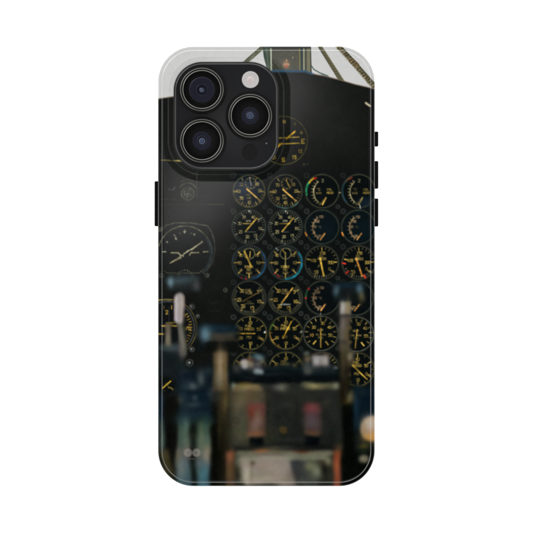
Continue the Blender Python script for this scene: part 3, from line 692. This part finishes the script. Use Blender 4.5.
# ------------------------------------------------------------------ materials
def new_mat(name):
    m = bpy.data.materials.new(name); m.use_nodes = True
    return m, m.node_tree, m.node_tree.nodes['Principled BSDF']
def plain(name, col, rough=.4, metal=0.0, ior=1.45, bump=0.0, bscale=3000.0, coat=0.0, spec=.5, var=.12):
    m, nt, p = new_mat(name)
    tc = nt.nodes.new('ShaderNodeTexCoord'); nz = nt.nodes.new('ShaderNodeTexNoise')
    nz.inputs['Scale'].default_value = bscale; nz.inputs['Detail'].default_value = 3
    nt.links.new(tc.outputs['Object'], nz.inputs['Vector'])
    mx = nt.nodes.new('ShaderNodeMix'); mx.data_type = 'RGBA'
    mx.inputs['A'].default_value = (*[c*(1-var) for c in col], 1); mx.inputs['B'].default_value = (*[min(1, c*(1+var)) for c in col], 1)
    nt.links.new(nz.outputs['Fac'], mx.inputs['Factor']); nt.links.new(mx.outputs['Result'], p.inputs['Base Color'])
    p.inputs['Roughness'].default_value = rough; p.inputs['Metallic'].default_value = metal; p.inputs['IOR'].default_value = ior
    p.inputs['Specular IOR Level'].default_value = spec; p.inputs['Coat Weight'].default_value = coat
    if bump:
        b = nt.nodes.new('ShaderNodeBump'); b.inputs['Strength'].default_value = bump; b.inputs['Distance'].default_value = .00005
        nt.links.new(nz.outputs['Fac'], b.inputs['Height']); nt.links.new(b.outputs['Normal'], p.inputs['Normal'])
    return m
m_print, nt, p = new_mat('printed_gloss_plastic')
va = nt.nodes.new('ShaderNodeVertexColor'); va.layer_name = 'print'
nt.links.new(va.outputs['Color'], p.inputs['Base Color'])
p.inputs['Roughness'].default_value = .13; p.inputs['IOR'].default_value = 1.45
tc = nt.nodes.new('ShaderNodeTexCoord'); nz = nt.nodes.new('ShaderNodeTexNoise'); nz.inputs['Scale'].default_value = 2600
mr = nt.nodes.new('ShaderNodeMapRange'); mr.inputs['To Min'].default_value = .075; mr.inputs['To Max'].default_value = .11
nt.links.new(tc.outputs['Object'], nz.inputs['Vector']); nt.links.new(nz.outputs['Fac'], mr.inputs['Value']); nt.links.new(mr.outputs['Result'], p.inputs['Roughness'])

m_liner = plain('black_rubber', (.006, .006, .006), .5, spec=.25)
m_button = plain('black_button_rubber', (.002, .002, .002), .7, spec=.05)
m_plate = plain('matte_black_glass', (.0062, .0063, .0069), .17, bump=.05, bscale=9000, var=.05)
m_body = plain('black_titanium', (.02, .02, .021), .35, .6)
m_rim = plain('polished_dark_steel', (.15, .145, .135), .22, 1.0, var=.05)
m_edge = plain('dark_polished_edge', (.11, .11, .11), .2, 1.0, var=.05)
m_barrel = plain('black_anodised_metal', (.006, .006, .006), .3, .0, spec=.3)
m_inner = plain('lens_black', (.0025, .0025, .0025), .6, spec=.04)
m_navy = plain('coated_lens_navy', (.009, .009, .0155), .12, spec=.3)
m_glint = plain('lens_glint_blue', (.030, .040, .066), .1, spec=.4, var=.5, bscale=1400)  # lighter blue, the painted highlight at the lens centre
m_dark = plain('lens_pupil', (.004, .005, .010), .1, spec=.3)
m_lidar = plain('sensor_black_glass', (.0030, .0030, .0032), .5, spec=.1)
m_white = plain('white_matte_board', (.90, .90, .90), .9, spec=0.0, var=.004)
m_flash = plain('flash_diffuser', (.225, .215, .213), .35, bump=1.6, bscale=4200, var=.06)
m_flashc = plain('flash_amber_emitter', (.25, .215, .205), .3, var=.1, bscale=3600)
m_glass = bpy.data.materials.new('clear_lens_glass'); m_glass.use_nodes = True
nt = m_glass.node_tree; nt.nodes.clear()
o_ = nt.nodes.new('ShaderNodeOutputMaterial'); mxs = nt.nodes.new('ShaderNodeMixShader'); tr = nt.nodes.new('ShaderNodeBsdfTransparent'); gl = nt.nodes.new('ShaderNodeBsdfGlossy'); fr = nt.nodes.new('ShaderNodeFresnel')
gl.inputs['Roughness'].default_value = .12; fr.inputs['IOR'].default_value = 1.12
nt.links.new(fr.outputs['Fac'], mxs.inputs['Fac']); nt.links.new(tr.outputs[0], mxs.inputs[1]); nt.links.new(gl.outputs[0], mxs.inputs[2]); nt.links.new(mxs.outputs[0], o_.inputs['Surface'])

def thing(name, label, cat, X, Y, Z):
    e = bpy.data.objects.new(name, None); COL.objects.link(e)
    e.empty_display_size = .01
    e['label'] = label; e['category'] = cat
    e.location = (0, 0, 0)
    return e

# ------------------------------------------------------------------ surface
bm_v = np.array([(266.5+sx*4200, 266.5+sy*4200, -.05) for sx, sy in ((-1, -1), (-1, 1), (1, 1), (1, -1))], float)
tab = np_mesh('tabletop', bm_v, np.array([[0, 1, 2, 3]]), m_white, smooth=False)
tab['kind'] = 'structure'

# ------------------------------------------------------------------ the case
case = thing('phone_case', 'glossy phone case printed with a dark cockpit of yellow dials, around the black phone', 'phone case', 0, 0, 0)

RIM_IN = 1.5                                            # the grid reaches this far from the outer edge
HOLE_OUT = .8                                           # and this far from the camera opening
def height(X, Y):
    so = -sdf_rr(X, Y, CX0, CX1, CY0, CY1, CR)          # inset from the outer edge
    dh = sdf_rr(X, Y, HX0, HX1, HY0, HY1, HR)           # distance outside the opening
    z = np.full(X.shape, Z_BACK)
    z = z - .55*(1-sstep(3.6, 4.7, so))                 # shallow step all round, a line of light
    z = z + .125*np.exp(-((so-4.9)/.45)**2) - .35*(1-np.clip(so/4.0, 0, 1))
    lip = .45*(1-sstep(5.6, 11.2, dh)*.96 - .04*sstep(11.2, 12, dh))   # raised collar round the cameras
    lip = lip + 0.28*np.clip(dh/5.5, 0, 1)*(1-sstep(5.5, 10.5, dh))
    lip = lip*np.clip(so/4.5, 0, 1)
    z = z + lip + .27*np.exp(-((dh-5.4)/.42)**2)
    return z
inside = (-sdf_rr(GX, GY, CX0, CX1, CY0, CY1, CR) > RIM_IN-.15) & (sdf_rr(GX, GY, HX0, HX1, HY0, HY1, HR) > HOLE_OUT-.15)
cell = inside[:-1, :-1] & inside[1:, :-1] & inside[:-1, 1:] & inside[1:, 1:]
used = np.zeros_like(inside); used[:-1, :-1] |= cell; used[1:, :-1] |= cell; used[:-1, 1:] |= cell; used[1:, 1:] |= cell
full = np.zeros_like(inside)
full[1:-1, 1:-1] = cell[:-1, :-1] & cell[1:, :-1] & cell[:-1, 1:] & cell[1:, 1:]
bnd = used & ~full
PX, PY = GX.copy(), GY.copy()
def snap(PX, PY, mask, rect, r, off):
    # move these points onto the contour at distance off (signed) from the rounded rectangle
    x, y = PX[mask], PY[mask]
    for _ in range(3):
        e = .01
        s = sdf_rr(x, y, *rect, r)-off
        dx = (sdf_rr(x+e, y, *rect, r)-sdf_rr(x-e, y, *rect, r))/(2*e)
        dy = (sdf_rr(x, y+e, *rect, r)-sdf_rr(x, y-e, *rect, r))/(2*e)
        x = x-s*dx; y = y-s*dy
    PX[mask] = x; PY[mask] = y
near_out = bnd & (-sdf_rr(GX, GY, CX0, CX1, CY0, CY1, CR) < RIM_IN+3*STEP)
near_hole = bnd & ~near_out
snap(PX, PY, near_out, (CX0, CX1, CY0, CY1), CR, -RIM_IN)
snap(PX, PY, near_hole, (HX0, HX1, HY0, HY1), HR, HOLE_OUT)
idx = -np.ones(inside.shape, int); idx[used] = np.arange(used.sum())
Vg = np.column_stack([PX[used], PY[used], height(PX[used], PY[used])])
Cg = sample(PX[used], PY[used])
jj, ii = np.nonzero(cell)
Qg = np.column_stack([idx[jj, ii], idx[jj+1, ii], idx[jj+1, ii+1], idx[jj, ii+1]])
# outer rim and side walls
zr = Z_BACK-.55
zr = Z_BACK-.55-.35*(1-RIM_IN/4.0)
prof = [(RIM_IN+.3, zr-.02), (RIM_IN, zr)] + [(1.15, zr-.03)] + arcprof(1.0, zr-.05, 0.0, zr-2.2, 8) + [(0, 22), (0, 8), (.0, 3.5)] + [(1.0, 1.0), (2.5, 0.0), (5.5, 0.0), (5.5, 2.6)]
Vs, Qs, _ = sweep((CX0, CX1, CY0, CY1), CR, prof[1:], step=.8, nc=90)
Cs = sample(np.clip(Vs[:, 0], CX0+.8, CX1-.8), np.clip(Vs[:, 1], CY0+.8, CY1-.8))
Qs = Qs[:, ::-1] + len(Vg)
# wall of the camera opening
zt = float(height(np.array([HX1+HOLE_OUT]), np.array([115.]))[0])
cont_z = lambda P: height(P[:, 0], P[:, 1])
Vh, Qh, _ = sweep((HX0, HX1, HY0, HY1), HR, [(-HOLE_OUT, zt), (-.35, zt-.05), (-.1, zt-.35), (0, zt-.8), (0, 26)], step=.8, nc=70)
Ch = sample(Vh[:, 0], Vh[:, 1])
Qh = Qh + len(Vg)+len(Vs)
shell = np_mesh('printed_shell', np.vstack([Vg, Vs, Vh]), np.vstack([Qg, Qs, Qh]), m_print, case, cols=np.vstack([Cg, Cs, Ch]))

# soft inner liner: a tray under and round the phone, its collar shows in the camera opening
liner = sweep_obj('inner_liner', (HX0+.02, HX1-.02, HY0+.02, HY1-.02), HR,
                  [(-.0, 27.4), (-.0, 31.6), (.15, 32.0), (.5, 32.1), (.85, 31.9), (.9, 27.4)], m_liner, case, step=4, nc=40)
tray = sweep_obj('front_lip', (CX0+5.6, CX1-5.6, CY0+5.6, CY1-5.6), CR-5.6, [(0, .2), (0, 2.2), (1.5, 2.4), (3.5, 2.2), (3.5, .2), (0, .2)], m_liner, case, step=6, nc=24)

def button(x0, x1, y0, y1, z0, z1):
    """a rounded bar poking out through the side of the case"""
    b = .7
    V, Q, T = sweep((x0, x1, y0, y1), 1.0, [(b, z0)] + [(0, z0+b), (0, z1-b), (b*.3, z1-b*.3), (b, z1)], step=3, nc=5, cap0=True, cap1=True)
    return np_mesh('side_button', V, Q, m_button, case, tris=T, smooth=False)
button(154.25, 160.6, 181.0, 226.0, 12, 23)
button(372.2, 378.6, 131.2, 145.9, 12, 23)
button(372.2, 378.6, 160.8, 188.3, 12, 23)
button(372.2, 378.6, 198.3, 226.3, 12, 23)

# ------------------------------------------------------------------ the phone
phone = thing('smartphone', 'black smartphone inside the case, its square three-lens camera block showing at the top left', 'smartphone', 0, 0, 0)
sweep_obj('body', (CX0+6.2, CX1-6.2, CY0+6.2, CY1-6.2), CR-6.2,
          [(2, 3.0), (.5, 3.8), (0, 5), (0, 24), (.5, 25.6), (2, 26.4)], m_body, phone, step=8, nc=24, cap0=True, cap1=True)
PL = (175.2, 276.9, 63.6, 168.3)
ZP = 32.6
plate = sweep_obj('camera_block', PL, 27.2, [(0, 26.4), (0, ZP-1.2), (.12, ZP-.55), (.45, ZP-.2), (.9, ZP-.05), (1.5, ZP)],
                  m_plate, phone, step=4, nc=40, cap1=True)
sweep_obj('metal_edge', PL, 27.2, [(-.34, ZP-2.5), (-.34, ZP-.75), (-.16, ZP-.45), (.06, ZP-.5), (.06, ZP-2.5)], m_edge, phone, step=3, nc=40)

def lens(cx, cy, pupil, g=1.0, ox=0.0, oy=0.0):
    ZQ = ZP+3.0
    e = lathe('camera_lens', cx, cy, [(21.6, ZQ-3.6), (21.6, ZQ+1.6), (21.2, ZQ+2.1), (19.6, ZQ+2.15), (19.3, ZQ+1.9)], m_barrel, phone)
    lathe('lens_shade_collar', cx, cy, [(24.6, ZP+.02), (23.6, ZP+.3), (22.5, ZP+1.0), (21.7, ZP+2.0)], m_inner, e)  # flared lens base, matte black to stand in for the shadow around it
    lathe('outer_ring', cx, cy, [(21.72, ZQ-.1), (21.72, ZQ+1.55), (21.5, ZQ+1.95), (21.2, ZQ+2.15), (21.15, ZQ+1.9)], m_rim, e)
    lathe('inner_ring', cx, cy, [(19.35, ZQ+1.5), (19.3, ZQ+2.6), (18.95, ZQ+2.95), (18.55, ZQ+2.75), (18.5, ZQ+1.9)], m_rim, e)
    lathe('barrel_wall', cx, cy, [(18.6, ZQ+2.2), (18.4, ZQ+1.9), (16.5, ZQ+1.2), (16.4, ZQ+.9), (14.6, ZQ+.6), (14.5, ZQ+.35), (pupil+.5, ZQ+.1), (pupil, ZQ-.1)], m_inner, e)
    lathe('front_element', cx, cy, [(pupil+.2, ZQ-.12)] + [(pupil*math.cos(t), ZQ-.1+pupil*.075*math.sin(t)) for t in (.4, .8, 1.1, 1.35)] + [(0, ZQ-.1+pupil*.075)], m_navy, e)
    zz = ZQ-.05+pupil*.075
    lathe('aperture', cx, cy, [(5.4 if pupil > 10 else 4.9, zz-.1), (5.0 if pupil > 10 else 4.6, zz+.05), (3.2, zz+.1), (0, zz+.1)], m_dark, e)
    lathe('lens_glint', cx-.2+ox, cy+.3+oy, [(2.5*g, zz+.11), (2.3*g, zz+.22), (1.7*g, zz+.42), (1.0*g, zz+.52), (0, zz+.55)], m_glint, e, 48)  # small dome coloured as the bluish glint in the lens
    lathe('cover_glass', cx, cy, [(18.55, ZQ+2.45), (17.8, ZQ+2.5), (9, ZQ+2.58), (0, ZQ+2.6)], m_glass, e)
    return e
lens(202.0, 89.9, 12.6, .8, -.3, -.1); lens(202.0, 141.0, 9.2, 1.25, .3, .1); lens(250.2, 116.0, 8.6, 1.45, .2, -.4)
fl = lathe('flash', 250.4, 79.8, [(9.2, ZP-.1), (9.2, ZP+.25), (8.9, ZP+.4), (8.6, ZP+.3)], m_barrel, phone, 72)
lathe('flash_diffuser', 250.4, 79.8, [(8.5, ZP), (8.45, ZP+.35), (8.0, ZP+.55), (7.2, ZP+.5), (6.9, ZP+.2), (6.0, ZP+.5), (5.7, ZP+.22), (4.8, ZP+.5), (4.5, ZP+.24), (3.6, ZP+.46), (0, ZP+.46)], m_flash, fl, 72)
lathe('flash_emitter', 250.4, 79.8, [(3.4, ZP+.40), (3.3, ZP+.52), (0, ZP+.56)], m_flashc, fl, 40)
lathe('depth_sensor', 250.2, 152.3, [(8.6, ZP-.05), (8.5, ZP+.08), (8.2, ZP+.1), (0, ZP+.1)], m_lidar, phone, 72)
lathe('microphone_hole', 266.4, 143.4, [(.75, ZP-.02), (.7, ZP+.08), (.5, ZP+.08), (.35, ZP-.05)], m_rim, phone, 24)

# ------------------------------------------------------------------ studio light
w = bpy.data.worlds.new('World'); scene.world = w; w.use_nodes = True
nt = w.node_tree; bg = nt.nodes['Background']
tc = nt.nodes.new('ShaderNodeTexCoord'); sp = nt.nodes.new('ShaderNodeSeparateXYZ'); rp = nt.nodes.new('ShaderNodeValToRGB')
nt.links.new(tc.outputs['Generated'], sp.inputs[0]); nt.links.new(sp.outputs['Z'], rp.inputs['Fac']); nz = nt.nodes.new('ShaderNodeTexNoise'); nz.inputs['Scale'].default_value = 1.3; nz.inputs['Detail'].default_value = 1
nt.links.new(tc.outputs['Generated'], nz.inputs['Vector'])
mr = nt.nodes.new('ShaderNodeMapRange'); mr.inputs['From Min'].default_value = .32; mr.inputs['From Max'].default_value = .68
mr.inputs['To Min'].default_value = .6; mr.inputs['To Max'].default_value = 1.45
nt.links.new(nz.outputs['Fac'], mr.inputs['Value'])
vm = nt.nodes.new('ShaderNodeVectorMath'); vm.operation = 'SCALE'
nt.links.new(rp.outputs['Color'], vm.inputs[0]); nt.links.new(mr.outputs['Result'], vm.inputs['Scale'])
nt.links.new(vm.outputs['Vector'], bg.inputs['Color'])
cr = rp.color_ramp; cr.interpolation = 'EASE'
cr.elements[0].position = 0.0; cr.elements[0].color = (.5, .5, .5, 1)
cr.elements[1].position = .30; cr.elements[1].color = (1, 1, 1, 1)
for pos, v in ((.74, 1.0), (.87, .004), (1.0, .0015)):
    e = cr.elements.new(pos); e.color = (v, v, v, 1)
bg.inputs['Strength'].default_value = 3.4

def area(name, loc, target, sx, sy, radiance, shape='RECTANGLE'):
    l = bpy.data.lights.new(name, 'AREA'); l.shape = shape; l.size = sx; l.size_y = sy
    A = sx*sy*(math.pi/4 if shape == 'ELLIPSE' else 1)
    l.energy = radiance*A*math.pi
    o = bpy.data.objects.new(name, l); COL.objects.link(o); o.location = loc
    from mathutils import Vector
    o.rotation_euler = (Vector(target)-Vector(loc)).to_track_quat('-Z', 'Y').to_euler()
    return o
area('key_softbox', (-.75, .65, .75), (0, 0, 0), .7, .7, 4.0)
sb = area('overhead_softbox', (-.031, .099, 1.45), (-.031, .099, 0), .19, .056, 2.0, 'ELLIPSE')
sb.rotation_euler = (0, 0, math.radians(53))

# ------------------------------------------------------------------ camera
cam = bpy.data.cameras.new('camera'); co = bpy.data.objects.new('camera', cam); COL.objects.link(co)
cam.sensor_width = 36; cam.lens = 200
D = 533*U*200/36
co.location = (0, 0, Z_BACK*U + D); cam.clip_start = .01; cam.clip_end = 50
scene.camera = co
scene.view_settings.view_transform = 'Standard'; scene.view_settings.look = 'None'
scene.view_settings.exposure = 0; scene.view_settings.gamma = 1
scene.render.film_transparent = False
